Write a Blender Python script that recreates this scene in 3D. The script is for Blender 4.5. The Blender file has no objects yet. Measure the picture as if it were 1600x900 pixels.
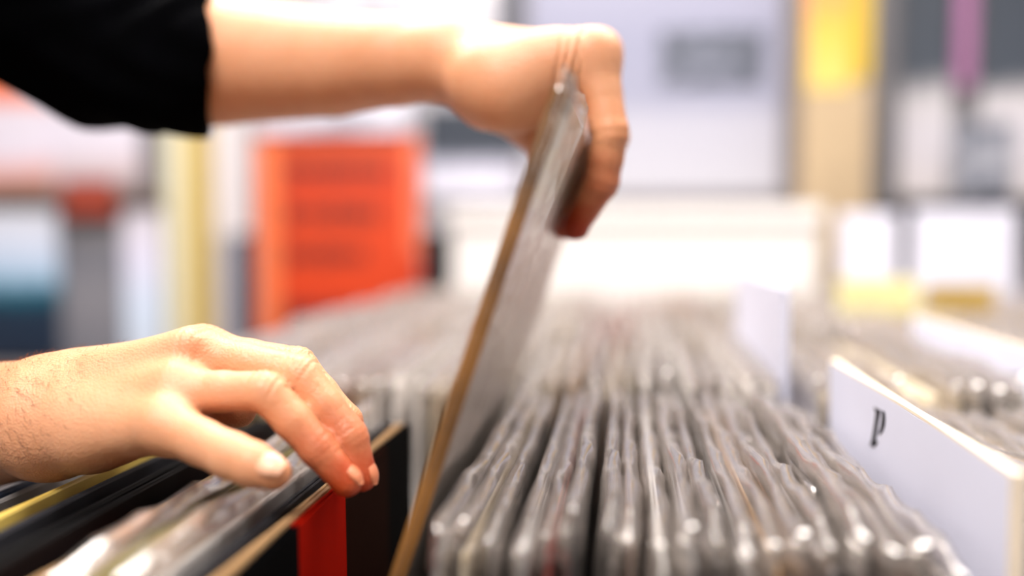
import bpy, bmesh, math, random
import numpy as np
from mathutils import Vector, Matrix, Euler

scene = bpy.context.scene
COL = scene.collection
R = math.radians
rng = random.Random(7)

# ------------------------------------------------------------------ camera
FPX = 1600 * 35.0 / 36.0
EYE = Vector((0.0, 0.0, 1.05))
cam_data = bpy.data.cameras.new('camera')
cam_data.lens = 35.0
cam_data.sensor_width = 36.0
cam_data.clip_start = 0.02
cam_data.dof.use_dof = True
cam_data.dof.focus_distance = 0.469
cam_data.dof.aperture_fstop = 1.55
cam_data.dof.aperture_blades = 0
cam = bpy.data.objects.new('camera', cam_data)
COL.objects.link(cam)
cam.location = EYE
cam.rotation_euler = (R(90 - 3.29), 0, R(6.42))
scene.camera = cam
CAMR = Euler((R(90 - 3.29), 0, R(6.42))).to_matrix()


def pt(px, py, Y):
    """world point on the ray of a photo pixel at the depth Y (metres along the bins)"""
    d = CAMR @ Vector(((px - 800) / FPX, (450 - py) / FPX, -1.0))
    return EYE + d * (Y / d.y)


# ------------------------------------------------------------------ light
scene.view_settings.view_transform = 'Standard'
scene.view_settings.look = 'None'
scene.view_settings.gamma = 1.0
scene.view_settings.use_curve_mapping = False
scene.view_settings.exposure = -0.1

scene.cycles.max_bounces = 7
world = bpy.data.worlds.new('world')
scene.world = world
world.use_nodes = True
wb = world.node_tree.nodes['Background']
wb.inputs[0].default_value = (0.95, 0.97, 1.0, 1)
wb.inputs[1].default_value = 0.14


def area(name, loc, target, sx, sy, power, col=(1, 1, 1)):
    l = bpy.data.lights.new(name, 'AREA')
    l.shape = 'RECTANGLE'
    l.size, l.size_y = sx, sy
    l.energy = power
    l.color = col
    o = bpy.data.objects.new(name, l)
    COL.objects.link(o)
    o.location = loc
    o.rotation_euler = (Vector(target) - Vector(loc)).to_track_quat('-Z', 'Y').to_euler()
    return o


area('ceiling_lamp_back', (0.1, 1.15, 2.4), (0.1, 1.15, 0), 2.2, 1.2, 98, (1.0, 0.97, 0.95))
area('ceiling_lamp_front', (-0.45, -0.7, 2.75), (-0.1, 0.6, 0.9), 1.5, 0.7, 76, (1.0, 0.965, 0.95))
area('ceiling_lamp_aisle', (-1.3, 1.9, 2.75), (-1.3, 1.9, 0), 1.2, 0.4, 24, (1.0, 0.96, 0.93))
area('shop_window_light', (-0.5, -2.3, 1.95), (-0.1, 0.8, 1.0), 1.6, 1.3, 15, (0.97, 0.98, 1.0))

# ------------------------------------------------------------------ materials
MATS = {}


def srgb(r, g, b):
    def f(c):
        c /= 255.0
        return c / 12.92 if c <= 0.04045 else ((c + 0.055) / 1.055) ** 2.4
    return (f(r), f(g), f(b), 1.0)


def newmat(name):
    m = bpy.data.materials.new(name)
    m.use_nodes = True
    nt = m.node_tree
    return m, nt, nt.nodes, nt.links, nt.nodes['Principled BSDF']


def plain(name, rgb, rough=0.6, var=0.12, scale=30.0, bump=0.0):
    if name in MATS:
        return MATS[name]
    m, nt, N, L, p = newmat(name)
    c = srgb(*rgb)
    tc = N.new('ShaderNodeTexCoord')
    nz = N.new('ShaderNodeTexNoise')
    nz.inputs['Scale'].default_value = scale
    nz.inputs['Detail'].default_value = 4
    L.new(tc.outputs['Object'], nz.inputs['Vector'])
    rp = N.new('ShaderNodeValToRGB')
    rp.color_ramp.elements[0].position = 0.3
    rp.color_ramp.elements[1].position = 0.7
    rp.color_ramp.elements[0].color = tuple(max(0, v * (1 - var)) for v in c[:3]) + (1,)
    rp.color_ramp.elements[1].color = tuple(min(1, v * (1 + var)) for v in c[:3]) + (1,)
    L.new(nz.outputs['Fac'], rp.inputs['Fac'])
    L.new(rp.outputs['Color'], p.inputs['Base Color'])
    p.inputs['Roughness'].default_value = rough
    if max(rgb) < 70:
        p.inputs['Specular IOR Level'].default_value = 0.15
    if bump:
        b = N.new('ShaderNodeBump')
        b.inputs['Strength'].default_value = bump
        b.inputs['Distance'].default_value = 0.001
        L.new(nz.outputs['Fac'], b.inputs['Height'])
        L.new(b.outputs['Normal'], p.inputs['Normal'])
    MATS[name] = m
    return m


def bands(name, axis, stops, interp='LINEAR', noise=0.05, rough=0.5, nscale=6.0):
    """colour in bands along one generated axis; stops = [(position, rgb), ...]"""
    m, nt, N, L, p = newmat(name)
    tc = N.new('ShaderNodeTexCoord')
    nz = N.new('ShaderNodeTexNoise')
    nz.inputs['Scale'].default_value = nscale
    L.new(tc.outputs['Generated'], nz.inputs['Vector'])
    sp = N.new('ShaderNodeSeparateXYZ')
    L.new(tc.outputs['Generated'], sp.inputs[0])
    ma = N.new('ShaderNodeMath')
    ma.operation = 'MULTIPLY_ADD'
    sub = N.new('ShaderNodeMath')
    sub.operation = 'SUBTRACT'
    L.new(nz.outputs['Fac'], sub.inputs[0])
    sub.inputs[1].default_value = 0.5
    L.new(sub.outputs[0], ma.inputs[0])
    ma.inputs[1].default_value = noise * 2
    L.new(sp.outputs['XYZ'.index(axis)], ma.inputs[2])
    rp = N.new('ShaderNodeValToRGB')
    rp.color_ramp.interpolation = interp
    el = rp.color_ramp.elements
    while len(el) < len(stops):
        el.new(0.5)
    for e, (pos, c) in zip(el, stops):
        e.position = pos
        e.color = srgb(*c)
    L.new(ma.outputs[0], rp.inputs['Fac'])
    L.new(rp.outputs['Color'], p.inputs['Base Color'])
    p.inputs['Roughness'].default_value = rough
    return m


def blotch(name, base, dark, scale=5.0, lo=0.45, hi=0.6, rough=0.5):
    m, nt, N, L, p = newmat(name)
    tc = N.new('ShaderNodeTexCoord')
    nz = N.new('ShaderNodeTexNoise')
    nz.inputs['Scale'].default_value = scale
    nz.inputs['Detail'].default_value = 3
    L.new(tc.outputs['Generated'], nz.inputs['Vector'])
    rp = N.new('ShaderNodeValToRGB')
    rp.color_ramp.elements[0].position = lo
    rp.color_ramp.elements[1].position = hi
    rp.color_ramp.elements[0].color = srgb(*base)
    rp.color_ramp.elements[1].color = srgb(*dark)
    L.new(nz.outputs['Fac'], rp.inputs['Fac'])
    L.new(rp.outputs['Color'], p.inputs['Base Color'])
    p.inputs['Roughness'].default_value = rough
    return m


def make_film(name, haze, tint, rough):
    """clear polythene: see-through film with a faint milky share and a mirror-like gloss"""
    m, nt, N, L, p = newmat(name)
    out = N['Material Output']
    tr = N.new('ShaderNodeBsdfTransparent')
    tr.inputs[0].default_value = (0.95, 0.945, 0.94, 1)
    tc = N.new('ShaderNodeTexCoord')
    mp = N.new('ShaderNodeMapping')
    mp.inputs['Scale'].default_value = (1.0, 0.5, 1.0)
    L.new(tc.outputs['Object'], mp.inputs[0])
    nz = N.new('ShaderNodeTexNoise')
    nz.inputs['Scale'].default_value = 28
    nz.inputs['Detail'].default_value = 3
    L.new(mp.outputs[0], nz.inputs['Vector'])
    b = N.new('ShaderNodeBump')
    b.inputs['Strength'].default_value = 0.45
    b.inputs['Distance'].default_value = 0.0025
    vo = N.new('ShaderNodeTexVoronoi')
    vo.feature = 'F1'
    vo.inputs['Scale'].default_value = 85
    mp2 = N.new('ShaderNodeMapping')
    mp2.inputs['Scale'].default_value = (1.3, 0.4, 1.0)
    mp2.inputs['Rotation'].default_value = (0.3, 0.2, 0.35)
    L.new(tc.outputs['Object'], mp2.inputs[0])
    L.new(mp2.outputs[0], vo.inputs['Vector'])
    mixh = N.new('ShaderNodeMath')
    mixh.operation = 'MULTIPLY_ADD'
    L.new(vo.outputs['Distance'], mixh.inputs[0])
    mixh.inputs[1].default_value = 0.9
    L.new(nz.outputs['Fac'], mixh.inputs[2])
    L.new(mixh.outputs[0], b.inputs['Height'])
    gl = N.new('ShaderNodeBsdfGlossy')
    gl.inputs['Roughness'].default_value = rough
    gl.inputs['Color'].default_value = (0.86, 0.82, 0.79, 1)
    L.new(b.outputs['Normal'], gl.inputs['Normal'])
    p.inputs['Base Color'].default_value = srgb(*tint)
    p.inputs['Roughness'].default_value = 0.6
    p.inputs['Specular IOR Level'].default_value = 0.0
    lw = N.new('ShaderNodeFresnel')
    lw.inputs['IOR'].default_value = 1.42
    L.new(b.outputs['Normal'], lw.inputs['Normal'])
    ad = N.new('ShaderNodeMath')
    ad.operation = 'MULTIPLY_ADD'
    L.new(lw.outputs[0], ad.inputs[0])
    ad.inputs[1].default_value = 0.5
    ad.inputs[2].default_value = 0.02
    ad.use_clamp = True
    hz = N.new('ShaderNodeMixShader')
    hz.inputs[0].default_value = haze
    L.new(tr.outputs[0], hz.inputs[1])
    L.new(p.outputs[0], hz.inputs[2])
    mx = N.new('ShaderNodeMixShader')
    L.new(ad.outputs[0], mx.inputs[0])
    L.new(hz.outputs[0], mx.inputs[1])
    L.new(gl.outputs[0], mx.inputs[2])
    L.new(mx.outputs[0], out.inputs[0])
    return m


FILM = make_film('clear_polythene', 0.12, (196, 184, 174), 0.24)

# ------------------------------------------------------------------ mesh helpers


def link(name, me, mat, parent=None, loc=None):
    o = bpy.data.objects.new(name, me)
    COL.objects.link(o)
    if mat is not None and not me.materials:
        me.materials.append(mat)
    if parent is not None:
        o.parent = parent
    if loc is not None:
        o.location = loc
    return o


def empty(name, loc, label, cat, group=None, rot=(0, 0, 0)):
    o = bpy.data.objects.new(name, None)
    COL.objects.link(o)
    o.location = loc
    o.rotation_euler = rot
    o.empty_display_size = 0.02
    tag(o, label, cat, group)
    return o


def tag(o, label, cat, group=None):
    o['label'] = label
    o['category'] = cat
    if group:
        o['group'] = group
    return o


def struct(o):
    o['kind'] = 'structure'
    return o


def box_mesh(name, lo, hi, bevel=0.0, segs=2):
    bm = bmesh.new()
    bmesh.ops.create_cube(bm, size=1.0)
    for v in bm.verts:
        for i in range(3):
            v.co[i] = lo[i] if v.co[i] < 0 else hi[i]
    if bevel:
        bmesh.ops.bevel(bm, geom=bm.edges[:], offset=bevel, segments=segs, affect='EDGES', profile=0.6)
    me = bpy.data.meshes.new(name)
    bm.to_mesh(me)
    bm.free()
    return me


def box(name, lo, hi, mat, parent=None, bevel=0.0, loc=None):
    return link(name, box_mesh(name, lo, hi, bevel), mat, parent, loc)


def poly_mesh(name, verts, faces, smooth=False):
    me = bpy.data.meshes.new(name)
    me.from_pydata([tuple(v) for v in verts], [], faces)
    me.validate()
    if smooth:
        me.polygons.foreach_set('use_smooth', [True] * len(me.polygons))
    me.update()
    return me


def np_mesh(name, V, Q, smooth=True):
    me = bpy.data.meshes.new(name)
    nv, nq = len(V), len(Q)
    me.vertices.add(nv)
    me.vertices.foreach_set('co', V.astype(np.float32).ravel())
    me.loops.add(nq * 4)
    me.loops.foreach_set('vertex_index', Q.astype(np.int32).ravel())
    me.polygons.add(nq)
    me.polygons.foreach_set('loop_start', np.arange(0, nq * 4, 4, dtype=np.int32))
    me.update(calc_edges=True)
    if smooth:
        me.polygons.foreach_set('use_smooth', np.ones(nq, dtype=bool))
    me.validate()
    me.update()
    return me


# ------------------------------------------------------------------ implicit surfaces
class Field:
    def __init__(self, lo, hi, h):
        self.h = h
        self.lo = np.array(lo, dtype=np.float64)
        n = np.ceil((np.array(hi) - self.lo) / h).astype(int) + 1
        self.n = n
        self.ax = [self.lo[i] + h * np.arange(n[i]) for i in range(3)]
        self.d = np.full(tuple(n), 1.0, dtype=np.float32)

    def blank(self):
        return np.full(tuple(self.n), 1.0, dtype=np.float32)

    def _sl(self, lo, hi):
        s = []
        for i in range(3):
            a = int(max(0, math.floor((lo[i] - self.lo[i]) / self.h)))
            b = int(min(self.n[i], math.ceil((hi[i] - self.lo[i]) / self.h) + 1))
            if b <= a:
                return None
            s.append(slice(a, b))
        return tuple(s)

    def cone(self, d, a, b, ra, rb, k=0.0, flat=None):
        """add a tapered capsule a-b to the array d with a smooth union of width k; flat=(dir, s) squashes along dir"""
        a = np.array(a, float)
        b = np.array(b, float)
        m = max(ra, rb) + k + 3 * self.h
        sl = self._sl(np.minimum(a, b) - m, np.maximum(a, b) + m)
        if sl is None:
            return
        X = self.ax[0][sl[0]][:, None, None]
        Y = self.ax[1][sl[1]][None, :, None]
        Z = self.ax[2][sl[2]][None, None, :]
        ba = b - a
        L2 = max(ba @ ba, 1e-12)
        px, py, pz = X - a[0], Y - a[1], Z - a[2]
        t = np.clip((px * ba[0] + py * ba[1] + pz * ba[2]) / L2, 0, 1)
        qx, qy, qz = px - t * ba[0], py - t * ba[1], pz - t * ba[2]
        q2 = qx * qx + qy * qy + qz * qz
        if flat is not None:
            f, s = flat
            f = np.array(f, float)
            f /= np.linalg.norm(f)
            dd = qx * f[0] + qy * f[1] + qz * f[2]
            q2 = q2 + dd * dd * (1.0 / (s * s) - 1.0)
        v = (np.sqrt(np.maximum(q2, 0)) - (ra + (rb - ra) * t)).astype(np.float32)
        self.smin(d, sl, v, k)

    def ell(self, d, c, r, k=0.0, rot=None):
        c = np.array(c, float)
        r = np.array(r, float)
        m = r.max() + k + 3 * self.h
        sl = self._sl(c - m, c + m)
        if sl is None:
            return
        X = self.ax[0][sl[0]][:, None, None] - c[0]
        Y = self.ax[1][sl[1]][None, :, None] - c[1]
        Z = self.ax[2][sl[2]][None, None, :] - c[2]
        if rot is not None:
            M = np.array(rot)
            X, Y, Z = (M[0, i] * X + M[1, i] * Y + M[2, i] * Z for i in range(3))
        q = np.sqrt((X / r[0]) ** 2 + (Y / r[1]) ** 2 + (Z / r[2]) ** 2)
        v = ((q - 1.0) * r.min()).astype(np.float32)
        self.smin(d, sl, v, k)

    @staticmethod
    def smin(d, sl, v, k):
        o = d[sl]
        if k > 0:
            h = np.maximum(k - np.abs(o - v), 0) / k
            d[sl] = np.minimum(o, v) - h * h * k * 0.25
        else:
            d[sl] = np.minimum(o, v)

    def cut(self, d, point, normal):
        """remove everything on the side the normal points to"""
        n = np.array(normal, float)
        n /= np.linalg.norm(n)
        p = np.array(point, float)
        pl = ((self.ax[0] - p[0]) * n[0])[:, None, None] + ((self.ax[1] - p[1]) * n[1])[None, :, None] + ((self.ax[2] - p[2]) * n[2])[None, None, :]
        np.maximum(d, pl.astype(np.float32), out=d)

    def mesh(self, d):
        s = d < 0
        c = [(i, j, k) for i in (0, 1) for j in (0, 1) for k in (0, 1)]
        nx, ny, nz = (self.n - 1)
        cnt = np.zeros((nx, ny, nz), dtype=np.int8)
        for (i, j, k) in c:
            cnt += s[i:i + nx, j:j + ny, k:k + nz]
        act = np.argwhere((cnt > 0) & (cnt < 8))
        ids = np.full((nx, ny, nz), -1, dtype=np.int32)
        ids[act[:, 0], act[:, 1], act[:, 2]] = np.arange(len(act))
        val = np.stack([d[act[:, 0] + i, act[:, 1] + j, act[:, 2] + k] for (i, j, k) in c], 1).astype(np.float64)
        pos = np.zeros((len(act), 3))
        w = np.zeros(len(act))
        ca = np.array(c, float)
        for a in range(8):
            for b in range(a + 1, 8):
                if sum(abs(c[a][q] - c[b][q]) for q in range(3)) != 1:
                    continue
                va, vb = val[:, a], val[:, b]
                m = (va < 0) != (vb < 0)
                t = np.where(m, va / np.where(m, va - vb, 1), 0)
                pos += np.where(m[:, None], ca[a] + (ca[b] - ca[a]) * t[:, None], 0)
                w += m
        V = (act + pos / w[:, None]) * self.h + self.lo
        Q = []
        for axis in range(3):
            s0 = s[tuple(slice(0, -1) if q == axis else slice(None) for q in range(3))]
            s1 = s[tuple(slice(1, None) if q == axis else slice(None) for q in range(3))]
            e = np.argwhere(s0 != s1)
            o1, o2 = [q for q in range(3) if q != axis]
            ok = (e[:, o1] > 0) & (e[:, o2] > 0) & (e[:, o1] < self.n[o1] - 1) & (e[:, o2] < self.n[o2] - 1)
            e = e[ok]
            flip = s0[e[:, 0], e[:, 1], e[:, 2]]
            quad = []
            for (p, q) in ((-1, -1), (0, -1), (0, 0), (-1, 0)):
                f = e.copy()
                f[:, o1] += p
                f[:, o2] += q
                quad.append(ids[f[:, 0], f[:, 1], f[:, 2]])
            quad = np.stack(quad, 1)
            if axis == 1:
                flip = ~flip
            quad[~flip] = quad[~flip][:, ::-1]
            Q.append(quad)
        return V, np.concatenate(Q)


def vert_normals(V, Q):
    n = np.cross(V[Q[:, 2]] - V[Q[:, 0]], V[Q[:, 3]] - V[Q[:, 1]])
    N = np.zeros_like(V)
    for i in range(4):
        for ax in range(3):
            N[:, ax] += np.bincount(Q[:, i], weights=n[:, ax], minlength=len(V))
    return N / np.maximum(np.linalg.norm(N, axis=1, keepdims=True), 1e-12)


def relax(V, Q, it=2, lam=0.5):
    for _ in range(it):
        S = np.zeros_like(V)
        C = np.zeros(len(V))
        for i in range(4):
            for j in ((i + 1) % 4, (i + 3) % 4):
                for ax in range(3):
                    S[:, ax] += np.bincount(Q[:, i], weights=V[Q[:, j], ax], minlength=len(V))
                C += np.bincount(Q[:, i], minlength=len(V))
        V = V + lam * (S / np.maximum(C, 1)[:, None] - V)
    return V


# ------------------------------------------------------------------ room shell
FLOOR_M = plain('floor_boards', (120, 100, 85), 0.5, 0.2, 4)
WALL_M = plain('wall_paint', (205, 200, 200), 0.85, 0.04, 3)
CEIL_M = plain('ceiling_paint', (225, 224, 222), 0.9, 0.03, 3)
struct(box('floor', (-3.2, -3.2, -0.05), (3.2, 3.0, 0.0), FLOOR_M))
struct(box('wall_back', (-3.2, 2.62, 0.0), (3.2, 2.72, 2.95), WALL_M))
struct(box('wall_left', (-3.3, -3.2, 0.0), (-3.2, 2.72, 2.95), WALL_M))
struct(box('wall_right', (3.2, -3.2, 0.0), (3.3, 2.72, 2.95), WALL_M))
struct(box('ceiling', (-3.3, -3.2, 2.95), (3.3, 2.72, 3.0), CEIL_M))

# ------------------------------------------------------------------ record browsers (bins)
TOPZ = EYE.z - 0.118          # cardboard tops of the records
SL = 0.315                    # sleeve size
BOTZ = TOPZ - SL
ROWS = [(0.355, 0.680), (0.700, 1.025), (1.045, 1.370), (1.390, 1.715)]
BX0, BX1 = -0.385, 0.78
WOOD = plain('bin_plywood', (70, 58, 48), 0.6, 0.2, 12)
bin_words = ['nearest the browsing hands', 'second behind the hands', 'third behind the hands', 'against the white counter']
for i, (y0, y1) in enumerate(ROWS):
    fy = 0.268 if i == 0 else y0 - 0.012
    t = empty('record_bin', (0, fy, 0), 'wooden record bin ' + bin_words[i] + ', full of upright records', 'record bin', 'record bins in a row')
    ly = y1 + 0.006 - fy
    box('bottom_panel', (BX0, 0, BOTZ - 0.025), (BX1, ly, BOTZ - 0.0135), WOOD, t)
    box('front_panel', (BX0, 0, BOTZ - 0.0135), (BX1, 0.005, BOTZ + 0.15), WOOD, t)
    box('side_panel', (BX0 - 0.014, 0, BOTZ - 0.025), (BX0, ly, TOPZ - 0.06), WOOD, t)
    box('side_panel', (BX1, 0, BOTZ - 0.025), (BX1 + 0.014, ly, TOPZ - 0.06), WOOD, t)
    for lx in (BX0, BX1 - 0.04):
        box('leg', (lx, ly * 0.5 - 0.02, 0), (lx + 0.04, ly * 0.5 + 0.02, BOTZ - 0.025), WOOD, t)

# ---- record sleeve and polythene bag meshes (shared by all records)
TH = 0.0036
sleeve_me = {}


def sleeve_mesh(key):
    """a cardboard sleeve: two boards, a rounded spine, an open mouth with the inner sleeve's edge in it"""
    bm = bmesh.new()
    prof = [(-TH / 2, 0.0012), (-TH / 2 + 0.0008, 0), (TH / 2 - 0.0008, 0), (TH / 2, 0.0012),
            (TH / 2, SL - 0.001), (TH / 2 - 0.0005, SL), (TH / 2 - 0.0011, SL - 0.0008), (0.0003, SL - 0.004),
            (-0.0003, SL - 0.004), (-TH / 2 + 0.0011, SL - 0.0008), (-TH / 2 + 0.0005, SL), (-TH / 2, SL - 0.001)]
    ny = 2
    rings = []
    for q in range(ny + 1):
        y = -SL / 2 + SL * q / ny
        rings.append([bm.verts.new((x, y, z)) for x, z in prof])
    n = len(prof)
    for q in range(ny):
        for i in range(n):
            j = (i + 1) % n
            bm.faces.new((rings[q][i], rings[q][j], rings[q + 1][j], rings[q + 1][i]))
    bm.faces.new(rings[0][::-1])
    bm.faces.new(rings[-1])
    bmesh.ops.recalc_face_normals(bm, faces=bm.faces[:])
    me = bpy.data.meshes.new('cardboard_sleeve_' + key)
    bm.to_mesh(me)
    bm.free()
    return me


PALETTE = {
    'grey': (150, 146, 144), 'white': (226, 222, 218), 'cream': (214, 200, 176), 'tan': (176, 140, 96),
    'brown': (98, 70, 52), 'black': (8, 8, 9), 'charcoal': (44, 44, 48), 'red': (140, 40, 30),
    'olive': (132, 120, 70), 'blue': (70, 84, 110), 'pink': (190, 140, 132), 'yellow': (226, 196, 100),
}
for k_, c_ in PALETTE.items():
    me = sleeve_mesh(k_)
    me.materials.append(plain('sleeve_card_' + k_, c_, 0.55, 0.25, 14))
    sleeve_me[k_] = me


def vnoise(seed, n):
    r = np.random.RandomState(seed)
    return r.rand(n) * 2 - 1


def sm_noise(seed, u, freq):
    """smooth 1-D noise"""
    g = vnoise(seed, 64)
    x = u * freq
    i = np.floor(x).astype(int)
    f = x - i
    f = f * f * (3 - 2 * f)
    return g[i % 64] * (1 - f) + g[(i + 1) % 64] * f


def bag_mesh(seed, flap, side):
    """outer bag: wraps the sleeve, puffs at the ends, spare film folded over the top"""
    r = np.random.RandomState(seed)
    nu = 84
    u = np.linspace(0, 1, nu)
    half = TH / 2 + 0.0007
    # cross-section (x, z above the sleeve top, puff weight, crumple weight)
    prof = [(half, -SL - 0.002, 0.0, 0.0), (half, -0.22, 0.6, 0.2), (half, -0.13, 0.9, 0.4), (half, -0.07, 1, 0.6),
            (half + 0.0006, -0.035, 1.2, 0.8), (half + 0.0012, -0.016, 1.5, 1.0), (half + 0.0018, -0.004, 1.8, 1.2),
            (half + 0.0012, 0.004, 1.6, 1.4), (half - 0.001, 0.0085, 0.8, 1.5), (-0.001 - flap * 0.25, 0.0105, 0, 1.6),
            (-half - flap * 0.55, 0.0085, 0, 1.7), (-half - flap * 0.85, 0.003, 0, 1.8), (-half - flap * 1.0, -0.006, 0, 1.9),
            (-half - flap * 0.92, -0.0065, 0, 1.6), (-half - flap * 0.7, 0.0005, 0, 1.3), (-half - flap * 0.35, 0.005, -0.3, 1.1),
            (-half - 0.0008, 0.001, -0.8, 1.0), (-half - 0.0012, -0.008, -1.3, 0.9), (-half - 0.0008, -0.03, -1.2, 0.7),
            (-half, -0.07, -1, 0.5), (-half, -0.13, -0.9, 0.4), (-half, -0.22, -0.6, 0.2), (-half, -SL - 0.002, 0, 0)]
    P = len(prof)
    V = np.zeros((nu, P, 3))
    lift = 0.5 + 0.5 * sm_noise(seed + 1, u, 5)
    lay = 0.55 + 0.45 * sm_noise(seed + 2, u, 7)
    for j, (x, z, pw, cw) in enumerate(prof):
        n1 = sm_noise(seed * 31 + j // 3, u, 6)
        n2 = sm_noise(seed * 17 + j // 2, u, 12)
        n3 = sm_noise(seed * 13 + j // 2 + 40, u, 17)
        rg = 1 - 2.6 * np.abs(sm_noise(seed * 7 + j // 3, u + 0.012 * j, 8)) ** 0.8
        xx = np.full(nu, x)
        if z > -0.0075 and 9 <= j <= 15:
            xx = -half + (x + half) * lay
        V[:, j, 0] = xx + pw * 0.0006 * (0.5 + sm_noise(seed + 5, u, 4)) + cw * (0.00045 * n1 + 0.0002 * n2 + 0.0003 * rg)
        V[:, j, 2] = SL + z + (cw - 0.6) * (0.0020 * n1 + 0.0008 * n2 + 0.0004 * n3 + 0.0012 * rg) * (1 if cw > 0.6 else 0) + (0.004 * lift if 6 <= j <= 11 else 0)
        V[:, j, 1] = -SL / 2 - 0.003 + u * (SL + 0.006) + cw * 0.0006 * n2
    # the sheets close at the two ends
    endw = np.clip(np.minimum(u, 1 - u) / 0.035, 0, 1) ** 0.6
    V[:, :, 0] *= (0.12 + 0.88 * endw)[:, None]
    V[:, :, 0] *= side
    verts = V.reshape(-1, 3)
    faces = []
    for a in range(nu - 1):
        for j in range(P - 1):
            q = (a * P + j, a * P + j + 1, (a + 1) * P + j + 1, (a + 1) * P + j)
            faces.append(q if side > 0 else q[::-1])
    me = poly_mesh('plastic_bag_%d' % seed, verts, faces, True)
    me.materials.append(FILM)
    return me


BAGS = [bag_mesh(11, 0.0035, 1), bag_mesh(23, 0.0025, -1), bag_mesh(35, 0.0040, 1), bag_mesh(47, 0.0020, 1),
        bag_mesh(59, 0.0035, -1), bag_mesh(71, 0.0030, 1), bag_mesh(83, 0.0040, -1)]

ORD = ['first', 'second', 'third', 'fourth', 'fifth', 'sixth', 'seventh', 'eighth', 'ninth', 'tenth', 'eleventh',
       'twelfth', 'thirteenth', 'fourteenth', 'fifteenth', 'sixteenth', 'seventeenth', 'eighteenth', 'nineteenth', 'twentieth']


def record(x, yc, colour, label, group, lean=0.0, dz=0.0, bag=None, yaw=0.0, sleeve=None):
    """an upright record; x is where its top sits"""
    bx = x - math.sin(lean) * SL
    t = empty('record', (bx, yc, BOTZ + dz), label, 'record', group, (0, lean, yaw))
    me = sleeve or sleeve_me[colour]
    link('cardboard_sleeve', me, None, t)
    if bag is not None:
        link('plastic_bag', BAGS[bag % len(BAGS)], None, t)
    return t


yc1 = sum(ROWS[0]) / 2
# front bin, stack between the lifted record and the P divider
cols = ['grey', 'cream', 'black', 'grey', 'red', 'charcoal', 'black', 'brown', 'white', 'grey', 'charcoal', 'grey', 'tan', 'brown', 'grey', 'charcoal', 'brown', 'black']
gaps = np.array([9, 8.5, 12, 8.5, 9.5, 12, 8.5, 11, 9, 9, 12, 8.5, 9.5, 9, 12, 9, 11], float)
xs = -0.066 + np.concatenate([[0], np.cumsum(gaps)]) / gaps.sum() * 0.172
for i, c in enumerate(cols):
    n = len(cols) - 1 - i
    record(xs[i] + rng.uniform(-.001, .001), yc1 + rng.uniform(-.012, .004), c,
           '%s record in a clear plastic bag, %s one to the left of the P divider' % (c, ORD[n]),
           'bagged records beside the P divider', R(3.4), rng.uniform(-.004, .004) - (0.006 if i >= 16 else 0),
           bag=(0, 2, 3, 5)[i % 4])
# a lower pair tucked against the divider
record(0.1185, yc1 - .003, 'brown', 'low brown record tucked against the white P divider', None, R(3.4), -0.010, bag=3)

# front bin, stack under the left hand (it stands nearer the bin front)
art_m, nt_, N_, L_, p_ = newmat('sleeve_black_red_art')
tc_ = N_.new('ShaderNodeTexCoord')
sp_ = N_.new('ShaderNodeSeparateXYZ')
L_.new(tc_.outputs['Object'], sp_.inputs[0])
mr_ = N_.new('ShaderNodeMapRange')
mr_.inputs['From Min'].default_value = -SL / 2
mr_.inputs['From Max'].default_value = SL / 2
L_.new(sp_.outputs['Y'], mr_.inputs['Value'])
rp_ = N_.new('ShaderNodeValToRGB')
rp_.color_ramp.interpolation = 'CONSTANT'
e_ = rp_.color_ramp.elements
e_[0].position, e_[0].color = 0, srgb(4, 4, 5)
e_[1].position, e_[1].color = 0.31, srgb(146, 16, 2)
for po, cc in ((0.53, (28, 10, 4)), (0.80, (6, 5, 5))):
    q_ = e_.new(po)
    q_.color = srgb(*cc)
L_.new(mr_.outputs[0], rp_.inputs['Fac'])
L_.new(rp_.outputs['Color'], p_.inputs['Base Color'])
p_.inputs['Roughness'].default_value = 0.85
p_.inputs['Specular IOR Level'].default_value = 0.02
art_me = sleeve_mesh('black_red')
art_me.materials.append(art_m)

lcols = [(-0.1335, 'art', None, 'black record with a red panel on its cover, under the fingertips'),
         (-0.1385, 'tan', None, 'bare tan-edged record under the fingers, behind the red-panelled one'),
         (-0.147, 'charcoal', None, 'bare charcoal record under the thumb tip'),
         (-0.160, 'white', 0, 'white bagged record under the thumb'),
         (-0.171, 'olive', None, 'bare olive record under the thumb'),
         (-0.1805, 'white', 3, 'white bagged record beside the olive one'),
         (-0.189, 'black', None, 'bare black record beside a tan one below the left hand'),
         (-0.199, 'tan', None, 'bare tan record between a black one and a red one below the left hand'),
         (-0.208, 'red', None, 'bare red record below the left hand'),
         (-0.220, 'black', None, 'bare black record behind the red one below the left hand'),
         (-0.232, 'black', None, 'bare black record beside the yellow sleeve'),
         (-0.245, 'charcoal', None, 'bare charcoal record beside the yellow sleeve'),
         (-0.261, 'yellow', None, 'yellow record sleeve below the wrist'),
         (-0.278, 'blue', None, 'bare blue record between the yellow sleeve and a grey one below the forearm'),
         (-0.292, 'grey', None, 'bare grey record between two blue ones below the forearm'),
         (-0.306, 'blue', None, 'bare blue record at the aisle end of the front bin, below the forearm')]
for i, (x, c, b, lab) in enumerate(lcols):
    record(x, 0.452 + rng.uniform(-.006, .006), c, lab, 'records under the left hand', R(-0.6), -0.002 + (0.0005 if c == 'yellow' else -0.007 if c == 'red' else -0.008 if x < -0.265 else 0.006 if c == 'olive' else 0) + rng.uniform(-.002, .002),
           bag=b, sleeve=art_me if c == 'art' else None)

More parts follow.
